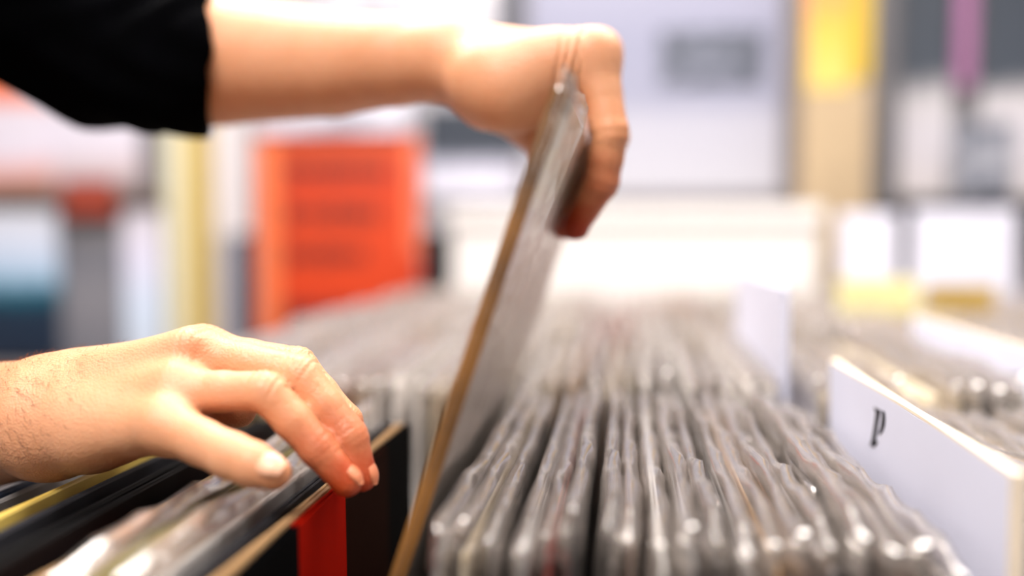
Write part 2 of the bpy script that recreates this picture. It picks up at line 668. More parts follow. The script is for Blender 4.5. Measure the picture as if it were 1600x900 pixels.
# front bin, right of the P divider
i = 0
x = 0.168
names = list(PALETTE)
while x < 0.45:
    c = rng.choice(['grey', 'white', 'charcoal', 'grey', 'cream', 'brown'])
    record(x, yc1 + rng.uniform(-.010, .004), c, '%s bagged record, %s one to the right of the P divider' % (c, ORD[min(i, 19)] if i < 20 else 'far'),
           'bagged records right of the P divider', R(3.5), rng.uniform(-.004, .004) - 0.004, bag=i)
    x += rng.uniform(0.012, 0.017)
    i += 1

# the rows behind
mix = ['white', 'grey', 'white', 'cream', 'white', 'grey', 'tan', 'white', 'pink', 'charcoal', 'cream', 'white', 'olive', 'grey', 'brown', 'white']
rowword = ['', 'second', 'third', 'back']
for ri in (1, 2, 3):
    y0, y1 = ROWS[ri]
    yc = (y0 + y1) / 2
    x = BX0 + 0.02
    step = (0.0135, 0.0155, 0.0175)[ri - 1]
    spots = []
    while x < 0.72:
        if ri == 1 and (-0.009 < x - 0.113 < 0.019 or -0.009 < x - 0.285 < 0.019):
            x += 0.006
            continue
        spots.append((x, rng.choice(mix if ri == 1 else ['white', 'white', 'cream', 'grey', 'white', 'grey', 'tan', 'pink', 'white', 'cream'])))
        x += step * rng.uniform(0.85, 1.2)
    for i, (x, c) in enumerate(spots):
        cl = spots[i - 1][1] if i else None
        cr = spots[i + 1][1] if i + 1 < len(spots) else None
        if cl and cr:
            lab = '%s bagged record between a %s and a %s one in the %s bin' % (c, cl, cr, rowword[ri])
            lab = lab.replace('a olive', 'an olive')
        else:
            lab = '%s bagged record at the %s end of the %s bin' % (c, 'aisle' if cr else 'far', rowword[ri])
        bare = ri == 1 and 0.19 < x < 0.222
        if bare:
            c = 'cream'
            lab = 'bare cream record among bagged ones in the second bin, beyond the P divider'
        record(x, yc + (rng.uniform(-.003, .004) if not (ri == 1 and -0.15 < x < -0.04) else 0.006), c, lab, 'bagged records in the %s bin' % rowword[ri],
               R(1.6 + rng.uniform(-.15, .15)), rng.uniform(-.003, .006) + 0.002 * ri, bag=None if bare else i + rng.randint(0, 6))

# ------------------------------------------------------------------ dividers
CARD_W = plain('divider_white', (206, 206, 222), 0.5, 0.03, 8)
EDGE_W = plain('divider_edge', (232, 214, 190), 0.7, 0.08, 30)


def divider(x, y0, y1, ztop, label, lean=0.0, thick=0.0045, EDGE_W=EDGE_W):
    t = empty('divider_board', (x, (y0 + y1) / 2, BOTZ), label, 'divider', None, (0, lean, 0))
    h = ztop - BOTZ
    l = (y1 - y0) / 2
    box('board', (-thick / 2, -l, 0), (thick / 2, l, h - 0.0015), CARD_W, t, 0.0006)
    box('edge_strip', (-thick / 2, -l, h - 0.0015), (thick / 2, l, h), EDGE_W, t)
    box('edge_strip', (-thick / 2 - 0.0003, -l - 0.002, 0), (thick / 2 + 0.0003, -l, h), EDGE_W, t)
    return t


PX = 0.1375
pdiv = divider(PX, 0.362, 0.672, EYE.z - 0.0845, 'white divider board marked with a black letter P')
# the letter: slanted stem with wedge serifs and a separate bowl, as cut by a stencil
pc = pt(1369, 667, 0.0)  # direction only


def on_div(px, py):
    d = CAMR @ Vector(((px - 800) / FPX, (450 - py) / FPX, -1.0))
    s = (PX - 0.0045 / 2 - 0.0004 - EYE.x) / d.x
    p = EYE + d * s
    return Vector((p.x - PX, p.y - (0.362 + 0.672) / 2, p.z - BOTZ))


stem = [(1365, 636), (1371, 639), (1375, 641), (1371.5, 660), (1367.5, 688), (1371, 691), (1365, 699), (1359, 695), (1362, 686), (1366, 662), (1368, 645)]
bowl = [(1378, 641), (1381.5, 644), (1382.5, 653), (1381.5, 665), (1378.5, 674), (1373.5, 680), (1372.5, 677), (1375.5, 668), (1377.3, 655)]
bm = bmesh.new()
for poly in (stem, bowl):
    vs = [bm.verts.new(on_div(*q)) for q in poly]
    f = bm.faces.new(vs)
    ex = bmesh.ops.extrude_face_region(bm, geom=[f])
    for g in ex['geom']:
        if isinstance(g, bmesh.types.BMVert):
            g.co.x += 0.0004
bmesh.ops.recalc_face_normals(bm, faces=bm.faces[:])
me = bpy.data.meshes.new('letter_p')
bm.to_mesh(me)
bm.free()
lp = link('letter', me, plain('black_ink', (10, 10, 12), 0.6, 0.05), pdiv)
lp['label'] = 'black stencilled letter P'

divider(0.113, 0.712, 1.015, EYE.z - 0.040, 'tall white divider board in the second bin, beyond the P divider', 0, 0.004, CARD_W)
divider(0.285, 0.706, 1.018, EYE.z - 0.083, 'white divider board in the second bin, beside bare cream records', 0, 0.004)

# ------------------------------------------------------------------ the lifted record
A = pt(877, 135, 0.386)
B_ = pt(622, 900, 0.386)
zx = (A - B_).normalized()
yx = Vector((0.0, 1, 0.0))
xx = yx.cross(zx).normalized()
yx = zx.cross(xx).normalized()
org = A - zx * SL + yx * (SL / 2)
lifted = empty('record', org, 'bagged record with brown edge being pulled up by the raised hand', 'record')
M3 = Matrix((xx, yx, zx)).transposed()
lifted.rotation_euler = M3.to_euler()
lifted.scale = (1.3, 1, 1)
lm = bands('lifted_cover_print_shade', 'Z', [(0, (60, 52, 48)), (0.35, (176, 168, 160)), (0.62, (196, 182, 172)), (0.8, (176, 120, 96)), (0.9, (120, 130, 90)), (1, (168, 150, 120))], noise=0.08, rough=0.4)  # shade painted in at the foot, bag reflection in the pale middle
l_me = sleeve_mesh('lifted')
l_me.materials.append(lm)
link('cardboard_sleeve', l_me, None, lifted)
box('spine', (-TH / 2 - 0.0006, -SL / 2 - 0.0012, 0.002), (TH / 2 + 0.0006, -SL / 2 + 0.0002, SL - 0.001), plain('brown_spine', (128, 84, 34), 0.5, 0.5, 26), lifted, 0.0004)
lb = bag_mesh(101, 0.0006, 1)
link('plastic_bag', lb, None, lifted, (0, 0, -0.006))

# ------------------------------------------------------------------ person: skin
def skin_material():
    m, nt, N, L, p = newmat('skin')
    at = N.new('ShaderNodeAttribute')
    at.attribute_name = 'flush_shade'
    tc = N.new('ShaderNodeTexCoord')
    nz = N.new('ShaderNodeTexNoise')
    nz.inputs['Scale'].default_value = 55
    nz.inputs['Detail'].default_value = 5
    L.new(tc.outputs['Object'], nz.inputs['Vector'])
    ad = N.new('ShaderNodeMath')
    ad.operation = 'MULTIPLY_ADD'
    L.new(nz.outputs['Fac'], ad.inputs[0])
    ad.inputs[1].default_value = 0.5
    L.new(at.outputs['Fac'], ad.inputs[2])
    rp = N.new('ShaderNodeValToRGB')
    e = rp.color_ramp.elements
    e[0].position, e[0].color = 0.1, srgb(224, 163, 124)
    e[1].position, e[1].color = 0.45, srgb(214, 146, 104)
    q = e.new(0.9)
    q.color = srgb(176, 66, 26)  # dark red end also carries painted shading of the fingers
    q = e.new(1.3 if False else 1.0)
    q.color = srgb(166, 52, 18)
    L.new(ad.outputs[0], rp.inputs['Fac'])
    L.new(rp.outputs['Color'], p.inputs['Base Color'])
    p.inputs['Roughness'].default_value = 0.42
    p.inputs['Specular IOR Level'].default_value = 0.4
    p.inputs['Subsurface Weight'].default_value = 0.22
    p.inputs['Subsurface Radius'].default_value = (1.0, 0.35, 0.15)
    p.inputs['Subsurface Scale'].default_value = 0.004
    v = N.new('ShaderNodeTexVoronoi')
    v.inputs['Scale'].default_value = 900
    L.new(tc.outputs['Object'], v.inputs['Vector'])
    nz2 = N.new('ShaderNodeTexNoise')
    nz2.inputs['Scale'].default_value = 320
    nz2.inputs['Detail'].default_value = 3
    L.new(tc.outputs['Object'], nz2.inputs['Vector'])
    sm = N.new('ShaderNodeMath')
    sm.operation = 'ADD'
    L.new(v.outputs['Distance'], sm.inputs[0])
    L.new(nz2.outputs['Fac'], sm.inputs[1])
    b = N.new('ShaderNodeBump')
    b.inputs['Strength'].default_value = 0.4
    b.inputs['Distance'].default_value = 0.0006
    L.new(sm.outputs[0], b.inputs['Height'])
    L.new(b.outputs['Normal'], p.inputs['Normal'])
    return m


SKIN = skin_material()


def P3(px, py, Y):
    return np.array(pt(px, py, Y))


def mm(v):
    return v * 0.001


def build_hand(h, base, fingers, creases, flush_shade, lo=None, hi=None, k_root=0.009):
    """base: [(a, b, ra, rb, k)] palm and arm; fingers: list of chains [(point, radius), ...]"""
    pts = [q[0] for q in base] + [q[1] for q in base] + [c[0] for f in fingers for c in f]
    pts = np.array(pts)
    lo_ = pts.min(0) - 0.03 if lo is None else np.maximum(pts.min(0) - 0.03, lo)
    hi_ = pts.max(0) + 0.03
    F = Field(lo_, hi_, h)
    for (a, b, ra, rb, k) in base:
        F.cone(F.d, a, b, ra, rb, k)
    res = F.d.copy()
    for f in fingers:
        g = F.blank()
        for (a, ra), (b, rb) in zip(f[:-1], f[1:]):
            F.cone(g, a, b, ra, rb, 0.0025)
        hh = np.maximum(k_root - np.abs(F.d - g), 0) / k_root
        s = np.minimum(F.d, g) - hh * hh * k_root * 0.25
        # fingers stay apart from one another: narrow union
        kk = 0.0012
        hh = np.maximum(kk - np.abs(res - s), 0) / kk
        res = np.minimum(res, s) - hh * hh * kk * 0.25
    V, Q = F.mesh(res)
    V = relax(V, Q, 3, 0.5)
    Nn = vert_normals(V, Q)
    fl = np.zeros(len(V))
    for (c, r, w) in flush_shade:
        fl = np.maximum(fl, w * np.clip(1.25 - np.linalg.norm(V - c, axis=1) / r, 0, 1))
    disp = np.zeros(len(V))
    for (c, t, r, dors, offs, amp) in creases:
        c = np.array(c)
        t = np.array(t) / np.linalg.norm(t)
        q = V - c
        near = np.linalg.norm(q, axis=1) < r * 1.9
        al = q @ t
        w = np.ones(len(V))
        if dors is not None:
            w = np.clip((Nn @ (np.array(dors) / np.linalg.norm(dors))) * 1.6, 0, 1)
        # wavy lines across the finger
        side = np.cross(t, [0.3, 0.5, 0.8])
        wob = 0.0005 * np.sin((q @ side) / 0.0022)
        for o in offs:
            disp -= near * w * amp * np.exp(-((al + wob - o) / 0.0008) ** 2)
    V = V + Nn * disp[:, None]
    return V, Q, fl


def dirn(a, b):
    return (b - a) / np.linalg.norm(b - a)


SK_V, SK_Q, SK_F = [], [], []


def add_skin(V, Q, fl):
    off = sum(len(v) for v in SK_V)
    SK_V.append(V)
    SK_Q.append(Q + off)
    SK_F.append(fl)


# ---- left hand, resting on the record tops
Lw = P3(88, 648, .452)
LE = P3(-260, 690, .56)
Lfa = P3(-40, 668, .482)
imc, mmc, rmc, pmc = P3(280, 612, .424), P3(306, 551, .443), P3(318, 545, .464), P3(308, 565, .487)
ib, mb, rb_, pb = P3(135, 640, .438), P3(135, 606, .450), P3(140, 600, .462), P3(140, 625, .478)
base = [
    (LE, Lfa, mm(40), mm(32.5), 0),
    (Lfa, Lw, mm(32.5), mm(27), .003),
    (Lw, P3(140, 640, .450), mm(26.5), mm(23), .012),
    (P3(70, 672, .440), P3(150, 668, .432), mm(20), mm(17), .014),
    (ib, imc, mm(14.5), mm(11.2), .012), (mb, mmc, mm(14.5), mm(11.2), .012),
    (rb_, rmc, mm(14), mm(10.6), .012), (pb, pmc, mm(14), mm(10.2), .012),
    (P3(160, 640, .452), P3(285, 595, .455), mm(15), mm(11), .012),
    (P3(145, 676, .430), P3(255, 664, .411), mm(15.5), mm(11.5), .012),      # thumb metacarpal
    (P3(200, 660, .430), P3(285, 625, .428), mm(10.5), mm(7), .012),         # web
    (P3(285, 622, .445), P3(372, 640, .447), mm(11), mm(8), .012),           # pad below the fingers
    (P3(150, 600, .440), P3(270, 590, .421), mm(3), mm(3), .012),            # tendons on the back of the hand
    (P3(160, 572, .440), P3(296, 532, .431), mm(3), mm(3.2), .012),
]
iP, iD, iT = P3(417, 612, .416), P3(497, 701, .416), P3(542, 753, .417)
mP, mD, mT = P3(468, 585, .432), P3(547, 681, .428), P3(566, 745, .428)
rP, rD, rT = P3(466, 569, .451), P3(542, 657, .446), P3(560, 725, .445)
pP, pD, pT = P3(428, 590, .480), P3(488, 650, .474), P3(510, 705, .470)
tM, tI, tT = P3(262, 667, .408), P3(362, 712, .394), P3(428, 739, .389)


def lerp(a, b, t):
    return a + (b - a) * t


fingers = [
    [(imc, mm(10.2)), (lerp(imc, iP, .5), mm(9.0)), (iP, mm(9.1)), (lerp(iP, iD, .5), mm(8.3)), (iD, mm(8.0)), (iT, mm(6.7))],
    [(mmc, mm(10.2)), (lerp(mmc, mP, .5), mm(9.1)), (mP, mm(9.1)), (lerp(mP, mD, .5), mm(8.2)), (mD, mm(7.9)), (mT, mm(6.7))],
    [(rmc, mm(9.8)), (lerp(rmc, rP, .5), mm(8.2)), (rP, mm(8.2)), (lerp(rP, rD, .5), mm(7.2)), (rD, mm(7.1)), (rT, mm(6.3))],
    [(pmc, mm(9)), (pP, mm(7.4)), (pD, mm(6.5)), (pT, mm(5.8))],
    [(tM, mm(11.8)), (lerp(tM, tI, .55), mm(9.7)), (tI, mm(9.8)), (lerp(tI, tT, .5), mm(9.3)), (tT, mm(7.2))],
]
up = np.array([0.25, -0.35, 0.9])
diag = np.array([0.75, -0.25, 0.6])
creases = []
for (P_, a, b) in ((iP, imc, iD), (mP, mmc, mD), (rP, rmc, rD)):
    creases.append((P_, dirn(a, b), mm(10), diag, [-.0075, -.0045, -.0015, .0015, .0045], .00075))
for (P_, a, b) in ((iD, iP, iT), (mD, mP, mT)):
    creases.append((P_, dirn(a, b), mm(9), diag, [-.002, 0.0005, .003], .0004))
creases.append((tI, dirn(tM, tT), mm(10.5), np.array([0, -.5, .85]), [-.004, -.0015, .001, .0035], .0003))
creases.append((mmc, dirn(mb, mP), mm(11), np.array([0, -.3, 1]), [.003, .006, .009], .0006))
creases.append((rmc, dirn(rb_, rP), mm(11), np.array([0, -.3, 1]), [.003, .006, .009], .0006))
flush_shade = [(iT, .026, .62), (mT, .026, .66), (rT, .026, .66), (pT, .02, .6), (tT, .02, .25), (iP, .013, .22), (mP, .013, .22), (rP, .013, .22),  # skin redness, deepened to paint the shading on fingers and hollows
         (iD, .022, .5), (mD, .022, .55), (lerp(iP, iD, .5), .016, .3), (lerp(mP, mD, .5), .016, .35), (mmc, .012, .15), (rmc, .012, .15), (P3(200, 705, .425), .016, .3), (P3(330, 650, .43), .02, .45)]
V, Q, fl = build_hand(0.00115, base, fingers, creases, flush_shade, lo=(-0.40, 0, 0))
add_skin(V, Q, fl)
LHAND = (V, Q)

# ---- right hand, pinching the top of the lifted record
Rw = P3(705, 94, .590)
RE = P3(165, 84, .685)
Lh = [P3(925, 88, .560), P3(931, 84, .583), P3(934, 82, .606), P3(926, 90, .629)]     # knuckles, little finger first
base = [
    (RE, P3(340, 94, .655), mm(46), mm(43), 0),
    (P3(340, 94, .655), P3(520, 100, .627), mm(43), mm(32.5), .003),
    (P3(520, 100, .627), P3(620, 93, .606), mm(32.5), mm(27), .003),
    (P3(620, 95, .606), Rw, mm(27), mm(21.5), .003),
    (Rw, P3(775, 105, .585), mm(22), mm(21), .014),
    (P3(762, 130, .568), P3(790, 142, .562), mm(23), mm(21.5), .014),             # heel of the hand
    (P3(790, 128, .562), P3(868, 104, .562), mm(23), mm(18), .014),
    (P3(845, 104, .562), Lh[0], mm(18.5), mm(14.2), .012),
    (P3(760, 100, .592), Lh[1], mm(18), mm(14), .012),
    (P3(760, 98, .605), Lh[2], mm(17), mm(13), .012),
    (P3(760, 105, .615), Lh[3], mm(16), mm(12), .012),
    (P3(770, 150, .590), P3(822, 186, .615), mm(20), mm(14), .014),               # ball of the thumb
    (P3(840, 150, .575), P3(868, 165, .585), mm(17), mm(12), .014),
]
l1, l2, l3 = P3(953, 208, .552), P3(940, 285, .556), P3(898, 356, .566)
r1, r2, r3 = P3(957, 214, .582), P3(930, 300, .588), P3(882, 356, .594)
m1, m2, m3 = P3(957, 214, .607), P3(926, 300, .612), P3(883, 352, .617)
i1, i2, i3 = P3(950, 208, .632), P3(922, 290, .634), P3(886, 340, .636)
t1, t2, t3 = P3(824, 190, .618), P3(855, 238, .628), P3(861, 292, .626)
fingers = [
    [(Lh[0], mm(14)), (lerp(Lh[0], l1, .45), mm(11.6)), (l1, mm(10.4)), (lerp(l1, l2, .5), mm(9.7)), (l2, mm(9.6)), (l3, mm(7.3))],
    [(Lh[1], mm(12)), (lerp(Lh[1], r1, .5), mm(10)), (r1, mm(9.6)), (r2, mm(8.8)), (r3, mm(7.2))],
    [(Lh[2], mm(12)), (lerp(Lh[2], m1, .5), mm(10)), (m1, mm(9.6)), (m2, mm(8.8)), (m3, mm(7.2))],
    [(Lh[3], mm(11)), (lerp(Lh[3], i1, .5), mm(9.8)), (i1, mm(9.2)), (i2, mm(8.4)), (i3, mm(7.0))],
    [(t1, mm(13)), (t2, mm(10)), (lerp(t2, t3, .5), mm(9.4)), (t3, mm(8))],
]
out = np.array([1.0, -0.3, 0.2])
creases = [(l1, dirn(Lh[0], l2), mm(12), None, [0.0, .002], .0005), (l2, dirn(l1, l3), mm(11), None, [0.0], .0006),
           (P3(893, 105, .55), np.array([1.0, 0, -.15]), mm(16), np.array([0, -1, 0]), [-.007, -.003, .002], .0016),
           (P3(905, 130, .55), np.array([1.0, 0, -.1]), mm(16), np.array([0, -1, -.2]), [0.0], .002)]
flush_shade = [(l3, .03, .75), (r3, .03, .6), (m3, .03, .6), (i3, .03, .6), (l2, .026, .5), (l1, .02, .25), (P3(905, 170, .56), .02, .4), (P3(820, 215, .6), .02, .25)]  # redness plus painted shade on curled fingers, inner corner and thumb underside
V, Q, fl = build_hand(0.0013, base, fingers, creases, flush_shade, lo=(-0.33, 0, 0), k_root=0.011)
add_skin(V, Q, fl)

# ---- the rest of the body (outside the picture), one figure standing in the aisle facing the bins
RS = np.array([-0.60, 0.44, 1.36])
LS = np.array([-0.62, 0.80, 1.33])
PEL = np.array([-0.80, 0.64, 0.93])
CH = np.array([-0.66, 0.62, 1.25])
NK = np.array([-0.60, 0.62, 1.42])
HD = np.array([-0.53, 0.62, 1.58])
LEl = np.array(LE)
F = Field((-1.0, 0.34, 0.02), (-0.25, 0.95, 1.76), 0.0085)
d = F.d
F.cone(d, CH, PEL, .105, .11, .06, flat=((0.9, 0, -.4), .85))
F.cone(d, RS, LS, .055, .055, .06)
F.cone(d, (CH + NK) / 2, NK, .07, .05, .05)
F.cone(d, NK, HD - np.array([.0, 0, .04]), .052, .05, .03)
F.ell(d, HD + np.array([0, 0, .02]), (.092, .074, .098), .03)
F.ell(d, HD + np.array([.045, 0, -.04]), (.05, .05, .065), .03)
F.cone(d, HD + np.array([.085, 0, .01]), HD + np.array([.112, 0, -.028]), .008, .013, .015)
F.ell(d, HD + np.array([.083, 0, -.062]), (.014, .024, .009), .008)
for s in (-1, 1):
    F.ell(d, HD + np.array([.0, s * .076, -.01]), (.018, .008, .03), .008)
    F.ell(d, HD + np.array([.08, s * .032, .02]), (.014, .018, .012), .006)
F.cone(d, RS, RE, .052, .044, .03)
F.cone(d, LS, LEl, .050, .042, .03)
F.cone(d, LEl, Lfa, .040, .0325, .02)
legs = []
for s in (-1, 1):
    hip = PEL + np.array([0.0, s * .09, -.03])
    knee = np.array([-0.76, .64 + s * .11, .50])
    ank = np.array([-0.80, .64 + s * .12, .09])
    toe = np.array([-0.66, .64 + s * .14, .05])
    legs.append((hip, knee, ank, toe))
    F.cone(d, hip, knee, .085, .055, .04)
    F.cone(d, knee, ank, .055, .038, .03)
    F.cone(d, ank, toe, .038, .03, .03)
V, Q = F.mesh(d)
V = relax(V, Q, 1)
add_skin(V, Q, np.full(len(V), .1))

SV, SQ, SF = np.concatenate(SK_V), np.concatenate(SK_Q), np.concatenate(SK_F)
person = empty('person', (-0.78, 0.64, 0.0), 'person in a black short-sleeved shirt flipping through the records with both hands', 'person')
po = np.array([-0.78, 0.64, 0.0])
me = np_mesh('body', SV - po, SQ)
at = me.attributes.new('flush_shade', 'FLOAT', 'POINT')
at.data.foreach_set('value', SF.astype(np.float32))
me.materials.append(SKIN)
link('body', me, None, person)

# shirt: torso and two sleeves; the right sleeve ends just below the elbow
SHIRT = plain('black_cotton', (2, 2, 3), 1.0, 0.3, 60, 0.2)
SHIRT.node_tree.nodes['Principled BSDF'].inputs['Specular IOR Level'].default_value = 0.02
F = Field((-1.0, 0.30, 0.84), (-0.22, 1.0, 1.52), 0.005)
d = F.d
F.cone(d, CH, PEL + np.array([0, 0, -.02]), .122, .125, .06, flat=((0.9, 0, -.4), .88))
F.cone(d, RS, LS, .068, .068, .06)
F.cone(d, (CH + NK) / 2, NK + np.array([-.01, 0, -.03]), .085, .06, .05)
cuff = np.array(pt(330, 95, .656))
adir = dirn(RE, np.array(pt(520, 100, .627)))
sl = F.blank()
F.cone(sl, RS, RE + np.array([.0, 0, .005]), .076, .054, .04)
F.cone(sl, RE + np.array([.0, 0, .004]), cuff + adir * .03, .054, .050, .02)
F.cone(sl, np.array(pt(170, 105, .66)), np.array(pt(300, 140, .65)), .024, .022, .03)       # slack cloth under the elbow
F.cone(sl, np.array(pt(60, 62, .64)), np.array(pt(150, 95, .655)), .026, .024, .03)
F.cut(sl, cuff, np.array([1.0, 0.40, -0.03]))
hh = np.maximum(.03 - np.abs(d - sl), 0) / .03
d = np.minimum(d, sl) - hh * hh * .03 * .25
sl = F.blank()
lend = LS + (LEl - LS) * .75
F.cone(sl, LS, LEl, .066, .058, .04)
F.cut(sl, lend, LEl - LS)
d = np.minimum(d, sl)
F.cut(d, (0, 0, NK[2] - .015), (0.25, 0, 1)) if False else None
V, Q = F.mesh(d)
V = relax(V, Q, 2)
Nn = vert_normals(V, Q)
V = V + Nn * (0.0028 * np.sin(V[:, 0] * 110 + 3 * np.sin(V[:, 2] * 60)) * np.sin(V[:, 2] * 75 + V[:, 1] * 50))[:, None]
link('shirt', np_mesh('shirt', V - po, Q), SHIRT, person)

F = Field((-1.0, 0.38, 0.06), (-0.58, 0.92, 1.05), 0.007)
d = F.d
F.cone(d, PEL + np.array([0, -.05, .03]), PEL + np.array([0, .05, .03]), .118, .118, .05)
for hip, knee, ank, toe in legs:
    F.cone(d, hip, knee, .098, .07, .04)
    F.cone(d, knee, ank, .07, .056, .03)
F.cut(d, (0, 0, PEL[2] + .07), (0, 0, 1))
F.cut(d, (0, 0, 0.10), (0, 0, -1))
V, Q = F.mesh(d)
link('trousers', np_mesh('trousers', relax(V, Q, 1) - po, Q), plain('blue_denim', (40, 50, 72), 0.85, 0.2, 40), person)
for hip, knee, ank, toe in legs:
    F = Field(np.minimum(ank, toe) - .08, np.maximum(ank, toe) + .08, 0.005)
    F.cone(F.d, ank + np.array([-.01, 0, -.02]), toe, .05, .042, .03)
    F.cut(F.d, (0, 0, 0.002), (0, 0, -1))
    V, Q = F.mesh(F.d)
    link('shoe', np_mesh('shoe', V - po, Q), plain('shoe_leather', (30, 26, 24), 0.5, 0.1), person)
F = Field(HD - .14, HD + .16, 0.005)
F.ell(F.d, HD + np.array([-.012, 0, .034]), (.098, .084, .10), .02)
F.ell(F.d, HD + np.array([-.05, 0, -.02]), (.055, .07, .08), .03)
F.cut(F.d, HD + np.array([.062, 0, .03]), (1, 0, -.55))
V, Q = F.mesh(F.d)
link('hair', np_mesh('hair', V - po, Q), plain('dark_brown_hair', (44, 30, 22), 0.5, 0.4, 200), person)
EYE_M = plain('eye_white', (230, 226, 220), 0.2, 0.05)
for s in (-1, 1):
    bm = bmesh.new()
    bmesh.ops.create_uvsphere(bm, u_segments=16, v_segments=10, radius=.0115)
    for v in bm.verts:
        v.co = v.co + Vector(HD + np.array([.084, s * .032, .02]) - po)
    me = bpy.data.meshes.new('eye')
    bm.to_mesh(me)
    bm.free()
    link('eye', me, EYE_M, person)

# nails
NAIL = plain('nail', (206, 124, 86), 0.35, 0.04)


def nail(a, tip, r, dors, w, l, back=0.0, mat=None):
    t = dirn(a, tip)
    n = np.array(dors, float)
    n = n - t * (n @ t)
    n /= np.linalg.norm(n)
    s = np.cross(t, n)
    verts, faces = [], []
    nu, nv = 13, 9
    for layer in (0, 1):
        for i in range(nu):
            u = -1 + 2 * i / (nu - 1)
            for j in range(nv):
                v = -1 + 2 * j / (nv - 1)
                # rounded-rectangle outline
                uu, vv = u * math.sqrt(1 - 0.35 * v * v), v * math.sqrt(1 - 0.42 * u * u)
                ang = vv * w / r / 2
                rr = r * (1.0 + 0.035 * (layer == 0)) - (0.0006 if layer else 0) + 0.00025 * (1 - u * u)
                drop = 0.0016 * max(0, u) ** 2 + 0.0009 * max(0, -u) ** 2
                p = tip + t * (uu * l / 2 - back) + (n * math.cos(ang) + s * math.sin(ang)) * (rr - drop)
                verts.append(p - po)
    def idx(L_, i, j):
        return L_ * nu * nv + i * nv + j
    for i in range(nu - 1):
        for j in range(nv - 1):
            faces.append((idx(0, i, j), idx(0, i + 1, j), idx(0, i + 1, j + 1), idx(0, i, j + 1)))
            faces.append((idx(1, i, j), idx(1, i, j + 1), idx(1, i + 1, j + 1), idx(1, i + 1, j)))
    for i in range(nu - 1):
        for j in (0, nv - 1):
            faces.append((idx(0, i, j), idx(0, i + 1, j), idx(1, i + 1, j), idx(1, i, j)))
    for j in range(nv - 1):
        for i in (0, nu - 1):
            faces.append((idx(0, i, j), idx(0, i, j + 1), idx(1, i, j + 1), idx(1, i, j)))
    me = poly_mesh('fingernail', verts, faces, True)
    link('fingernail', me, mat or NAIL, person)


nail(tI, tT, mm(8.1), (0.15, -0.72, 0.68), mm(11.5), mm(13), mm(0.5), plain('thumb_nail', (226, 168, 134), 0.35, 0.04))
nail(iD, iT, mm(7.0), (0.95, -0.12, 0.25), mm(9.5), mm(11), mm(0.5))
nail(mD, mT, mm(7.0), (0.95, -0.05, 0.1), mm(9.5), mm(11), mm(0.5))
nail(rD, rT, mm(6.6), (0.95, -0.15, 0.1), mm(9.5), mm(10), mm(0.5))
nail(pD, pT, mm(6.0), (0.9, 0.0, 0.3), mm(8), mm(9), mm(0.5))
nail(l2, l3, mm(7.7), (0.85, 0.25, -0.45), mm(9), mm(10), mm(0.5))
nail(r2, r3, mm(7.5), (0.85, 0.25, -0.45), mm(9), mm(10), mm(0.5))
nail(m2, m3, mm(7.5), (0.85, 0.25, -0.45), mm(9), mm(10), mm(0.5))
nail(i2, i3, mm(7.3), (0.85, 0.25, -0.45), mm(9), mm(10), mm(0.5))
nail(t2, t3, mm(8.3), (-0.95, 0.1, -0.2), mm(11), mm(12), mm(0.5))

# short fine hairs on the left wrist and forearm
V, Q = LHAND
Nn = vert_normals(V, Q)
rs = np.random.RandomState(5)
xmax = P3(190, 600, .45)[0]
cand = np.where((V[:, 0] < xmax) & (V[:, 0] > -0.36) & (Nn[:, 2] + 0.35 * -Nn[:, 1] > 0.0))[0]
pick = rs.choice(cand, 1500, replace=False)
hv, hf = [], []
for q in pick:
    p = V[q]
    n = Nn[q]
    fade = (xmax - p[0]) / 0.06
    if rs.rand() > min(1, fade + .1):
        continue
    g = np.array([0.75, -0.1, -0.45]) + rs.normal(0, .35, 3)
    g = g - n * (g @ n)
    g /= np.linalg.norm(g)
    Ln = rs.uniform(.004, .009)
    wd = np.cross(n, g) * 0.00009
    p0, p1, p2 = p - n * .0002, p + n * Ln * .22 + g * Ln * .5, p + n * Ln * .26 + g * Ln
    b0 = len(hv)
    hv += [p0 - wd - po, p0 + wd - po, p1 + wd * .8 - po, p1 - wd * .8 - po, p2 - po]
    hf += [(b0, b0 + 1, b0 + 2, b0 + 3), (b0 + 3, b0 + 2, b0 + 4)]
ah = link('arm_hair', poly_mesh('arm_hair', hv, hf), plain('arm_hair_brown', (96, 60, 38), 0.5, 0.2), person)
ah['kind'] = 'stuff'

# ------------------------------------------------------------------ background
def card(name, px0, px1, py0, py1, Y, mat, label, cat, group=None, thick=0.006, standing=None):
    """an upright sheet or cover facing the aisle; its size follows from where it stands (depth Y)"""
    a, b = pt(px0, py1, Y), pt(px1, py0, Y)
    cx = (a.x + b.x) / 2
    z0 = min(a.z, pt(px1, py1, Y).z)
    w, h = b.x - a.x, b.z - z0
    o = box(name, (-w / 2, 0, 0), (w / 2, thick, h), mat, None, min(0.0015, thick * .3), (cx, Y, z0))
    tag(o, label, cat, group)
    return o


# white counter closing the last bin
WHITE_LAM = plain('white_laminate', (214, 208, 204), 0.45, 0.02, 5)
ct = empty('display_counter', (0.0, 1.74, 0), 'white laminate display counter behind the last record bin', 'counter')
cx0, cx1 = pt(705, 400, 1.74).x, pt(1280, 400, 1.74).x
ctz = pt(1000, 322, 1.74).z
box('body', (cx0, 0, 0.0), (cx1, 0.36, ctz - 0.03), WHITE_LAM, ct, 0.004)
box('top', (cx0 - 0.005, -0.01, ctz - 0.03), (cx1 + 0.005, 0.365, ctz), WHITE_LAM, ct, 0.003)

